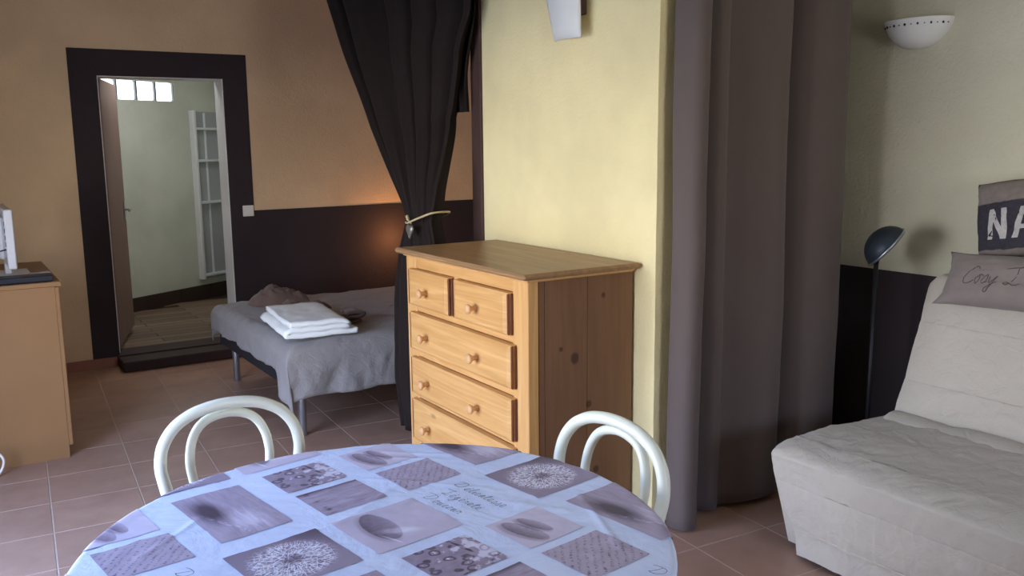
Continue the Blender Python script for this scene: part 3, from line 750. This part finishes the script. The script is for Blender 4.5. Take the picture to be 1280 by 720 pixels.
# ------------------------------------------------------------------ handwriting
GL = {
 'D': (1.0, [[(.35, .95), (.22, .5), (.05, .05), (.0, .1), (.2, .02), (.55, .1), (.85, .45), (.8, .85), (.4, 1.0), (-.1, .95), (-.4, .85)]]),
 'L': (.75, [[(.6, .9), (.4, 1.0), (.3, .85), (.28, .4), (.1, .02), (-.1, .05), (.1, .12), (.4, .0), (.7, .08)], [(-.35, .85), (.1, .92), (.55, .98)]]),
 'C': (.75, [[(.7, .85), (.5, 1.0), (.2, .75), (.05, .35), (.2, .02), (.5, .05), (.7, .2)]]),
 'e': (.48, [[(0, .1), (.3, .28), (.36, .45), (.2, .5), (.08, .25), (.18, .02), (.48, .1)]]),
 'l': (.36, [[(0, .1), (.3, .7), (.28, .98), (.16, .8), (.12, .2), (.2, .0), (.38, .1)]]),
 'i': (.32, [[(0, .1), (.16, .48), (.12, .1), (.2, .0), (.34, .1)], [(.2, .66), (.22, .7)]]),
 'c': (.42, [[(0, .1), (.3, .42), (.2, .5), (.08, .25), (.18, .0), (.44, .1)]]),
 'a': (.52, [[(0, .1), (.34, .45), (.2, .5), (.06, .2), (.16, .02), (.36, .45), (.34, .08), (.54, .1)]]),
 't': (.36, [[(0, .1), (.2, .85), (.12, .15), (.2, .0), (.38, .1)], [(.02, .58), (.38, .64)]]),
 's': (.40, [[(0, .1), (.22, .5), (.3, .2), (.18, .0), (.06, .06)], [(.18, .0), (.42, .1)]]),
 'g': (.52, [[(0, .1), (.36, .45), (.2, .5), (.06, .22), (.2, .05), (.36, .45), (.26, -.4), (.05, -.45), (.1, -.2), (.54, .12)]]),
 'r': (.42, [[(0, .1), (.12, .5), (.2, .4), (.32, .44), (.28, .1), (.44, .08)]]),
 'o': (.46, [[(.2, .5), (.05, .25), (.18, .0), (.34, .25), (.2, .5), (.48, .42)]]),
 'u': (.52, [[(0, .1), (.1, .48), (.1, .08), (.2, .02), (.36, .46), (.34, .08), (.54, .1)]]),
 'y': (.5, [[(0, .4), (.1, .1), (.2, .05), (.36, .46), (.24, -.4), (.05, -.42), (.2, -.1), (.5, .12)]]),
 "'": (.0, [[(-.26, .62), (-.16, .76)]]), '`': (.0, [[(-.28, .76), (-.18, .62)]]), ' ': (.5, []),
}
def write(word, size, slant=.35, gap=1.):
    """strokes of a handwritten word as lists of (x, y)"""
    x = 0; out = []
    for c_ in word:
        adv, st = GL[c_]
        for s_ in st:
            out.append([((x+a+b*slant)*size, b*size) for a, b in ([(q.x, q.y) for q in catmull([(p_[0], p_[1], 0) for p_ in s_], 5)])])
        x += adv*gap
    return out
def ribbon_mesh(strokes, place, wd):
    """flat ink ribbons laid on a surface through place(x, y)"""
    mb = MB()
    for s_ in strokes:
        if len(s_) < 2: continue
        L_, R_ = [], []
        for i, p_ in enumerate(s_):
            a, b = s_[max(i-1, 0)], s_[min(i+1, len(s_)-1)]
            d = Vector((b[0]-a[0], b[1]-a[1])); d = d.normalized() if d.length > 1e-9 else Vector((1, 0))
            nx, ny = -d.y*wd/2, d.x*wd/2
            q0, q1 = place(p_[0]+nx, p_[1]+ny), place(p_[0]-nx, p_[1]-ny)
            L_.append(q0); R_.append(q1)
        for i in range(len(s_)-1):
            if None in (L_[i], R_[i], L_[i+1], R_[i+1]): continue
            vs = [mb.bm.verts.new(q) for q in (L_[i], L_[i+1], R_[i+1], R_[i])]
            mb.bm.faces.new(vs)
    return mb

# ------------------------------------------------------------------ cushions on the back of the sofa
def pillow(name, label, w_, h_, t_, m, M, seed, ear=.09, pw_=.55):
    def fr(u, v, side):
        a, b = 2*u-1, 2*v-1
        k = max(0, (1-abs(a)**2.6)*(1-abs(b)**2.6))**pw_
        pin = 1-.03*(1-abs(b)**2)*abs(a)**3-ear*abs(b)**5*abs(a)+.03*fbm(v*3, seed)
        pin2 = 1-.03*(1-abs(a)**2)*abs(b)**3-ear*abs(a)**5*abs(b)+.07*fbm(u*2.6, seed+2)
        e = .014*fbm(u*4+seed, v*4, seed)*k+.009*abs(fbm(u*9, v*7, seed))*k
        return Vector((a*w_/2*pin, b*h_/2*pin2, side*(t_/2*k+e)))
    mb = MB()
    for s_ in (1, -1): mb.grid(lambda u, v: fr(u, v, s_), 40, 30)
    o = mb.build(name, m, None, smooth=True); o.matrix_world = M
    o['label'] = label; o['category'] = 'cushion'
    return o, (lambda x, y: fr(x/w_+.5, y/h_+.5, 1)+Vector((0, 0, .0012)))
n = NT('navy_band_cushion', .95, .1); q = n.xyz(n.coord())
wob = n.ma('MULTIPLY', n.ma('SUBTRACT', n.noise(n.coord(), 16, 3), .5), .02)
yy = n.ma('ADD', q[1], wob)
band = n.ma('MULTIPLY', n.sm(yy, -.13, -.124), n.sm(yy, .066, .060))
n.color(n.mix(band, n.mix(n.noise(n.coord(), 40, 4), lin((112, 104, 100)), lin((142, 132, 126))), n.mix(n.noise(n.coord(), 60, 4), lin((46, 44, 52)), lin((72, 68, 76)))))
n.bump(n.noise(n.coord(), 300, 2), .3, .003); m_cush1 = n.m
m_cush2 = fabric('grey_taupe_cushion', (134, 124, 120), .95, .5, 700, .14, .8, 12)
def frame(origin, xdir, ydir):
    x = Vector(xdir).normalized(); y = (Vector(ydir)-x*Vector(ydir).dot(x)).normalized(); z = x.cross(y); o_ = Vector(origin)
    return Matrix(((x.x, y.x, z.x, o_.x), (x.y, y.y, z.y, o_.y), (x.z, y.z, z.z, o_.z), (0, 0, 0, 1)))
M1 = frame((3.615, 1.815, 1.290), (0, -1, .17), (.16, .17, 1))
c1, pl1 = pillow('cushion', 'grey cushion with a dark band and big pale letters, propped on the wall', .48, .32, .15, m_cush1, M1, 2., .03, .5)
m_let = plain('worn_silver_print', (176, 172, 170), .9, .35, 70)
def bars(segs):
    out = []
    for (x0, y0), (x1, y1), wd in segs: out.append(((x0, y0), (x1, y1), wd))
    return out
letters = {'N': [((.0, 0), (.016, .12), .022), ((.016, .12), (.055, 0), .022), ((.055, 0), (.071, .12), .022)],
           'A': [((.0, 0), (.045, .12), .022), ((.045, .12), (.085, 0), .022), ((.022, .042), (.068, .042), .018)]}
x0 = -.155
for ch_ in 'NA':
    mb = MB()
    for (a, b), (c_, d), wd in letters[ch_]:
        N_ = 8
        for k in range(N_):
            t0, t1 = k/N_, (k+1)/N_
            hw = Vector((wd/2, 0)) if abs(d-b) > .01 else Vector((0, wd/2))
            P_ = [(a+(c_-a)*t-s_*hw.x+x0, b+(d-b)*t-s_*hw.y-.085) for t, s_ in ((t0, -1), (t1, -1), (t1, 1), (t0, 1))]
            mb.bm.faces.new([mb.bm.verts.new(pl1(*q_)) for q_ in P_])
    mb.build('printed_letter', m_let, c1)
    x0 += .100
M2 = frame((3.475, 1.74, 1.04), (-.0, -1, .04), (.62, -.02, 1))
c2, pl2 = pillow('cushion', 'soft grey taupe cushion with handwriting, slumped on the sofa back', .70, .23, .15, m_cush2, M2, 6., -.05, .6)
m_ink = plain('dark_ink', (84, 74, 74), .9, .1)
ribbon_mesh([[(a-.25, b-.04) for a, b in s_] for s_ in write('Cosy L', .072)], pl2, .0035).build('lettering', m_ink, c2)

# ------------------------------------------------------------------ chairs
m_cream_t = plain('cream_lacquer', (232, 236, 222), .28, .03, 10, spec=.5)
m_seat = plain('brown_seat', (86, 62, 56), .6, .12, 20, .2)
def make_chair(label, loc, rz, tilt=0):
    t = thing('dining_chair', label, 'chair', loc, rz, 'cream tube chairs at the round table')
    HR = .017
    def bp(x, z): return (x, .185+(z-.45)*.16, z)           # reclining plane of the back
    L_ = [(.150, .42), (.158, .50), (.178, .60), (.193, .68), (.197, .725), (.186, .775), (.153, .820), (.104, .849), (.052, .862), (.0, .866)]
    half = [bp(x, z) for x, z in L_]; arc_ = [(-x, y, z) for x, y, z in half]+[p_ for p_ in half[::-1]][1:]
    MB().tube(catmull([(-.165, .235, .0), (-.155, .20, .25)]+arc_+[(.155, .20, .25), (.165, .235, .0)], 8), HR, 12).build('back_frame', m_cream_t, t, smooth=True)
    L2 = [(.075, .44), (.082, .52), (.100, .61), (.112, .68), (.113, .72), (.104, .765), (.083, .802), (.050, .824), (.0, .833)]
    h2 = [(x, bp(x, z)[1]+.024, z) for x, z in L2]
    MB().tube(catmull([(-x, y, z) for x, y, z in h2]+h2[::-1][1:], 8), .0135, 12).build('back_hoop', m_cream_t, t, smooth=True)
    for s_ in (1, -1):
        MB().tube(catmull([(.13*s_, -.14, .445), (.145*s_, -.165, .3), (.17*s_, -.205, 0)], 8), [.016]*9+[.013]*8, 12).build('leg', m_cream_t, t, smooth=True)
    MB().lathe([(0, .44), (.19, .44), (.205, .447), (.207, .458), (.20, .466), (.16, .468), (.05, .463), (0, .462)], 36).build('seat', m_seat, t, smooth=True, angle=40)
    MB().tube([(.205*math.cos(a*2*math.pi/40), .205*math.sin(a*2*math.pi/40), .440) for a in range(41)], .014, 10).build('seat_ring', m_cream_t, t, smooth=True)
    MB().tube([(.155*math.cos(a*2*math.pi/40), .01+.165*math.sin(a*2*math.pi/40), .22) for a in range(41)], .008, 8).build('stretcher_ring', m_cream_t, t, smooth=True)
    return t
make_chair('left cream tube chair at the far side of the table, bare tiles behind it', (.645, 2.275, 0), 0)
make_chair('right cream tube chair tucked in beside the chest of drawers', (1.205, 1.745, 0), R(-85))

# ------------------------------------------------------------------ round table and printed cloth
TX, TY, TR, TZ = .733, 1.674, .629, .756
m_tabw = wood('table_wood', (110, 74, 48), (140, 98, 66), 'x', 5, .5, 0)
tb = thing('round_table', 'round dining table hidden under the printed cloth, dark edge below it', 'table', (TX, TY, 0))
MB().lathe([(0, .715), (TR-.03, .715), (TR-.014, .722), (TR-.014, .745), (TR-.02, TZ-.006), (0, TZ-.006)], 72).build('tabletop', m_tabw, tb, smooth=True, angle=40)
MB().lathe([(0, .03), (.05, .03), (.045, .2), (.035, .4), (.05, .6), (.09, .713), (0, .713)], 24).build('pedestal', m_tabw, tb, smooth=True)
for k in range(4):
    a = R(90*k)
    MB().tube(catmull([(.03*math.cos(a), .03*math.sin(a), .20), (.16*math.cos(a), .16*math.sin(a), .15), (.33*math.cos(a), .33*math.sin(a), .025)], 6), [.03]*7+[.022]*6, 10).build('foot', m_tabw, tb, smooth=True)
cl = thing('tablecloth', 'white tablecloth printed with lilac photo panels, fitted over the round table', 'tablecloth', (TX, TY, 0))
m_cloth = NT('white_coated_cloth', .5, .35); pz = m_cloth.coord()
m_cloth.color(m_cloth.mix(m_cloth.noise(pz, 9, 5, .65), lin((204, 218, 252)), lin((222, 233, 255))))
cz = m_cloth.ma('ADD', m_cloth.noise(pz, 5, 5, .6, 1.), m_cloth.ma('MULTIPLY', m_cloth.noise(pz, 40, 3), .08))
m_cloth.bump(cz, .6, .012); m_cloth = m_cloth.m
RC = .012
creases = [((-.05, .12), (.22, .30), .0010), ((.34, -.02), (.60, .10), .0010), ((-.45, .20), (-.30, .33), .0015), ((-.50, .30), (-.20, .22), .0016), ((.33, .02), (.42, -.10), .0016), ((.50, -.05), (.40, -.32), .0018), ((.12, .34), (.34, .12), .0012), ((.24, .50), (.40, .36), .0016), ((.20, .48), (.34, .36), .0013), ((-.1, .12), (.15, .15), .0012)]
def cloth_pt(px, py, lift=0.):
    """sheet coordinates (table centred) -> point on the cloth"""
    s = math.hypot(px, py); a = math.atan2(py, px)
    h = .0020*fbm(px*5, py*5, 1)+.0010*abs(fbm(px*13, py*13, 3))+.0005*fbm(px*30, py*30, 5)
    for (x0_, y0_), (x1_, y1_), am in creases:
        dx, dy = x1_-x0_, y1_-y0_; L2_ = dx*dx+dy*dy
        t = ((px-x0_)*dx+(py-y0_)*dy)/L2_
        tt = max(0, min(1, t)); d = math.hypot(px-x0_-dx*tt, py-y0_-dy*tt)
        h += 1.5*am*math.exp(-(d/.008)**2)
    if s <= TR-RC: r, z, nr, nz = s, 0., 0., 1.
    elif s <= TR-RC+RC*math.pi/2:
        q_ = (s-TR+RC)/RC; r = TR-RC+RC*math.sin(q_); z = -RC+RC*math.cos(q_); nr, nz = math.sin(q_), math.cos(q_)
    else:
        d = s-(TR-RC+RC*math.pi/2); r = TR-.05*d+.004*math.sin(a*26)*d/.04; z = -RC-d; nr, nz = 1., 0.
    r += (h*.5+lift)*nr; z += (h+lift)*nz
    return Vector((r*math.cos(a), r*math.sin(a), TZ+z))
SMAX = TR-RC+RC*math.pi/2+.028
def clothfn(u, v):
    rr = v; s = SMAX*(rr if rr < .9 else rr)
    a = u*2*math.pi
    return cloth_pt(s*math.cos(a), s*math.sin(a))
MB().grid(clothfn, 220, 130, closed_u=True).build('cloth', m_cloth, cl, smooth=True)

# print: eight motifs repeating on a lattice
PA = R(8.3); e1 = Vector((math.cos(PA), math.sin(PA))); e2 = Vector((-math.sin(PA), math.cos(PA)))
lat_a, lat_b = Vector((-.687, -.093)), Vector((.100, -.610))
def tint(n_, f): return n_.ramp(f, [(0., lin((84, 72, 88))), (.40, lin((166, 154, 176))), (.66, lin((204, 196, 218))), (1., lin((232, 234, 248)))])
def motif(name, fn):
    n_ = NT(name, .5, .35); uv = n_.nd('ShaderNodeTexCoord').outputs['UV']; q_ = n_.xyz(uv)
    n_.color(fn(n_, uv, q_[0], q_[1])); n_.bump(n_.noise(n_.pos(), 30, 3), .12, .003); return n_.m
def ell(n_, x, y, cx, cy, rx, ry, rot=0.):
    c_, s_ = math.cos(rot), math.sin(rot)
    dx, dy = n_.ma('SUBTRACT', x, cx), n_.ma('SUBTRACT', y, cy)
    a = n_.ma('DIVIDE', n_.ma('ADD', n_.ma('MULTIPLY', dx, c_), n_.ma('MULTIPLY', dy, s_)), rx)
    b = n_.ma('DIVIDE', n_.ma('SUBTRACT', n_.ma('MULTIPLY', dy, c_), n_.ma('MULTIPLY', dx, s_)), ry)
    return n_.ma('SQRT', n_.ma('ADD', n_.ma('MULTIPLY', a, a), n_.ma('MULTIPLY', b, b))), b
def f_stones(n_, uv, x, y):
    f = n_.ma('MULTIPLY_ADD', n_.noise(uv, 3, 3), .16, .62)
    for cx, cy, rx, ry, rot in ((.52, .316, .43, .15, .18), (.44, .56, .33, .10, .2)):
        sd, _ = ell(n_, x, y, cx, cy-.05, rx*1.05, ry*1.2, rot)
        f = n_.ma('SUBTRACT', f, n_.ma('MULTIPLY', n_.sm(sd, 1.15, .8), .25))
        d, b = ell(n_, x, y, cx, cy, rx, ry, rot)
        val = n_.ma('MULTIPLY_ADD', b, .22, n_.ma('MULTIPLY_ADD', n_.noise(uv, 18, 4), .26, .20))
        k = n_.sm(d, 1.02, .96)
        f = n_.ma('ADD', n_.ma('MULTIPLY', f, n_.ma('SUBTRACT', 1., k)), n_.ma('MULTIPLY', val, k))
    return tint(n_, f)
def f_sand(n_, uv, x, y):
    r_ = n_.scale(uv, (1, 1, 1), (0, 0, R(40))); q_ = n_.xyz(r_)
    wob = n_.ma('MULTIPLY', n_.noise(uv, 5, 2), .10)
    rows = n_.ma('SINE', n_.ma('MULTIPLY', n_.ma('ADD', q_[1], wob), 62.))
    dots = n_.noise(n_.scale(r_, (34, 9, 1)), 1.6, 2)
    k = n_.ma('MULTIPLY', n_.sm(rows, .1, .8), n_.sm(dots, .50, .60))
    f = n_.ma('SUBTRACT', n_.ma('MULTIPLY_ADD', n_.noise(uv, 4, 4), .25, .36), n_.ma('MULTIPLY', k, .38))
    return tint(n_, f)
def f_feather(n_, uv, x, y):
    d, _ = ell(n_, x, y, .40, .26, .36, .24, .12)
    st = n_.noise(n_.scale(uv, (2.0, 8, 1), (0, 0, R(-28))), 1.6, 5, .65, .8)
    f = n_.ma('MULTIPLY_ADD', st, .45, .20)
    lt, _ = ell(n_, x, y, .74, .58, .34, .30, .9)
    f = n_.ma('ADD', f, n_.ma('MULTIPLY', n_.sm(lt, 1.1, .1), n_.ma('MULTIPLY_ADD', st, .5, .02)))
    f = n_.ma('SUBTRACT', f, n_.ma('MULTIPLY', n_.sm(d, 1.15, .1), n_.ma('MULTIPLY_ADD', st, .25, .38)))
    edge, _ = ell(n_, x, y, .72, .30, .42, .03, .55)
    f = n_.ma('ADD', f, n_.ma('MULTIPLY', n_.sm(edge, 1., .5), n_.ma('MULTIPLY', n_.sm(n_.noise(uv, 26, 3), .45, .6), .22)))
    return tint(n_, f)
def f_dand(n_, uv, x, y):
    dx, dy = n_.ma('SUBTRACT', x, .5), n_.ma('SUBTRACT', y, .5)
    r_ = n_.ma('SQRT', n_.ma('ADD', n_.ma('MULTIPLY', dx, dx), n_.ma('MULTIPLY', dy, dy)))
    an = n_.ma('ARCTAN2', dy, dx)
    pv = n_.nd('ShaderNodeCombineXYZ', {0: n_.ma('MULTIPLY', n_.ma('COSINE', an), 4.), 1: n_.ma('MULTIPLY', n_.ma('SINE', an), 4.), 2: n_.ma('MULTIPLY', r_, 3.)}).outputs[0]
    rays = n_.sm(n_.noise(pv, 4.5, 3, .7), .44, .62)
    vo = n_.nd('ShaderNodeTexVoronoi', {'Vector': uv, 'Scale': 17.}, feature='DISTANCE_TO_EDGE').outputs[0]
    net = n_.sm(n_.ma('ADD', vo, n_.ma('MULTIPLY', n_.noise(uv, 30, 3), .12)), .16, .05)
    disc = n_.sm(n_.ma('ADD', r_, n_.ma('MULTIPLY', n_.noise(pv, 7, 2), .14)), .54, .40)
    core = n_.sm(r_, .16, .05)
    bgv = n_.ma('SUBTRACT', n_.ma('MULTIPLY_ADD', x, .10, .24), n_.ma('MULTIPLY', n_.sm(n_.ma('ADD', x, n_.ma('SUBTRACT', 1., y)), .7, .0), .2))
    inner = n_.ma('ADD', n_.ma('MULTIPLY', n_.ma('MAXIMUM', net, n_.ma('MULTIPLY', rays, .9)), 1.0), .16)
    inner = n_.ma('SUBTRACT', inner, n_.ma('MULTIPLY', core, .55))
    inner = n_.ma('ADD', inner, n_.ma('MULTIPLY', n_.ma('MULTIPLY', n_.sm(r_, .26, .36), net), .25))
    f = n_.ma('ADD', n_.ma('MULTIPLY', bgv, n_.ma('SUBTRACT', 1., disc)), n_.ma('MULTIPLY', inner, disc))
    return tint(n_, f)
def f_drops(n_, uv, x, y):
    wv = n_.nd('ShaderNodeVectorMath', {0: uv, 1: n_.nd('ShaderNodeVectorMath', {0: n_.nd('ShaderNodeTexNoise', {'Vector': uv, 'Scale': 4.}).outputs[1], 'Scale': .14}, operation='SCALE').outputs[0]}, operation='ADD').outputs[0]
    vo = n_.nd('ShaderNodeTexVoronoi', {'Vector': wv, 'Scale': 4.6}).outputs[0]
    ringd = n_.ma('MULTIPLY', n_.sm(vo, .20, .30), n_.sm(vo, .44, .34))
    hl = n_.sm(n_.ma('MULTIPLY', n_.noise(uv, 16, 2), n_.sm(vo, .30, .12)), .50, .60)
    b = n_.ma('MULTIPLY_ADD', n_.noise(uv, 6, 5), .35, .16)
    f = n_.ma('SUBTRACT', b, n_.ma('MULTIPLY', ringd, .30)); f = n_.ma('ADD', f, n_.ma('MULTIPLY', hl, .8))
    f = n_.ma('ADD', f, n_.ma('MULTIPLY', n_.sm(n_.ma('ADD', n_.noise(uv, 5, 4), n_.ma('MULTIPLY', y, .28)), .70, .78), .45))
    st, _ = ell(n_, x, y, .30, .74, .30, .035, .12)
    f = n_.ma('SUBTRACT', f, n_.ma('MULTIPLY', n_.sm(st, 1., .6), .4))
    return tint(n_, f)
def f_land(n_, uv, x, y):
    st = n_.noise(n_.scale(uv, (7, 1.6, 1), (0, 0, R(-14))), 1.3, 5, .6, .8)
    f = n_.ma('MULTIPLY_ADD', st, .55, .12)
    f = n_.ma('SUBTRACT', f, n_.ma('MULTIPLY', n_.sm(x, .12, .02), .28))
    f = n_.ma('SUBTRACT', f, n_.ma('MULTIPLY', n_.sm(n_.ma('ABSOLUTE', n_.ma('SUBTRACT', y, .14)), .07, .0), n_.ma('MULTIPLY', n_.sm(st, .5, .4), .3)))
    return tint(n_, f)
def f_stfe(n_, uv, x, y):
    f = n_.ma('MULTIPLY_ADD', n_.noise(uv, 3, 4), .16, .56)
    sd, _ = ell(n_, x, y, .46, .30, .40, .17, -.05)
    f = n_.ma('SUBTRACT', f, n_.ma('MULTIPLY', n_.sm(sd, 1.15, .8), .2))
    d, b = ell(n_, x, y, .44, .34, .38, .16, -.05)
    val = n_.ma('MULTIPLY_ADD', b, .16, n_.ma('MULTIPLY_ADD', n_.noise(uv, 16, 5), .25, .12)); k = n_.sm(d, 1.02, .95)
    f = n_.ma('ADD', n_.ma('MULTIPLY', f, n_.ma('SUBTRACT', 1., k)), n_.ma('MULTIPLY', val, k))
    fd, _ = ell(n_, x, y, .66, .44, .10, .30, -.6)
    f = n_.ma('ADD', f, n_.ma('MULTIPLY', n_.sm(fd, 1., .3), n_.ma('MULTIPLY_ADD', n_.noise(n_.scale(uv, (14, 3, 1), (0, 0, .6)), 2, 3), .3, .08)))
    ql, _ = ell(n_, x, y, .78, .27, .20, .014, .25)
    f = n_.ma('ADD', f, n_.ma('MULTIPLY', n_.sm(ql, 1., .5), .4))
    return tint(n_, f)
MOT = [ # material, top-left corner TL of the panel's quad: (p low, q high) corner, extents along e1 (p) and -e2 (q)
 ('dandelion', f_dand, (.381, .154), .213, .203), ('stones', f_stones, (.124, .501), .160, .150), ('sand', f_sand, (.153, .323), .164, .153),
 ('feather', f_feather, (-.331, .422), .170, .291), ('droplets', f_drops, (-.098, .466), .167, .146), ('landscape', f_land, (-.070, .292), .167, .150), ('stone_feather', f_stfe, (-.058, .096), .223, .202)]
for nm, fn_, cor, wp, hq in MOT:
    mat_ = motif('print_'+nm, fn_); c0 = Vector(cor)+Vector((-.004, .040))
    for i in range(-2, 3):
        for j in range(-2, 3):
            o_ = c0+lat_a*i+lat_b*j
            NU = 32
            ctr = o_+e1*wp/2-e2*hq/2
            if ctr.length > .9: continue
            mb = MB(); uvl = mb.bm.loops.layers.uv.new('UVMap'); vs = {}
            nf = 0
            def gp(a, b): return o_+e1*(wp*a/NU)-e2*(hq*b/NU)
            def gc(a, b):
                q_ = gp(a, b); return q_ if q_.length < SMAX-.003 else q_.normalized()*(SMAX-.003)
            for a in range(NU):
                for b in range(NU):
                    cs = [(a, b), (a+1, b), (a+1, b+1), (a, b+1)]
                    if sum(gp(*k).length > SMAX-.003 for k in cs) > 2: continue
                    f_ = mb.bm.faces.new([vs.setdefault(k, None) or vs.__setitem__(k, mb.bm.verts.new(cloth_pt(*gc(*k), .0010+.0012*sstep(TR-.05, TR-.02, gc(*k).length)))) or vs[k] for k in cs])
                    for lp, k in zip(f_.loops, cs): lp[uvl].uv = (k[1]/NU, k[0]/NU)
                    nf += 1
            if nf: mb.build('printed_panel', mat_, cl, smooth=True)
            else: mb.bm.free()
# handwritten words, reading towards -e2 with their tops towards +e1
m_pen = plain('printed_ink', (34, 34, 60), .6, .1)
WORDS = [("De'licatesse", (.283, .138), .185), ("Le'ge`rete'", (.235, .112), .137), ('Douceur', (.185, .116), .137)]
for i in range(-1, 2):
    for j in range(-1, 2):
        for wd_, st_, ln in WORDS:
            s0 = Vector(st_)+Vector((-.004, .040))+lat_a*i+lat_b*j
            if s0.length > .72: continue
            strokes = write(wd_, 1., .05, 1.22); xm = max(p_[0] for s_ in strokes for p_ in s_)
            sc_ = ln/xm
            def place(x, y, s0=s0, sc_=sc_):
                q_ = s0-e2*(x*sc_)+e1*(y*sc_*1.1)
                if q_.length > SMAX-.004: return None
                return cloth_pt(q_.x, q_.y, .0012)
            mb = ribbon_mesh(strokes, place, (.0012/sc_))
            if len(mb.bm.faces): mb.build('lettering', m_pen, cl)
            else: mb.bm.free()
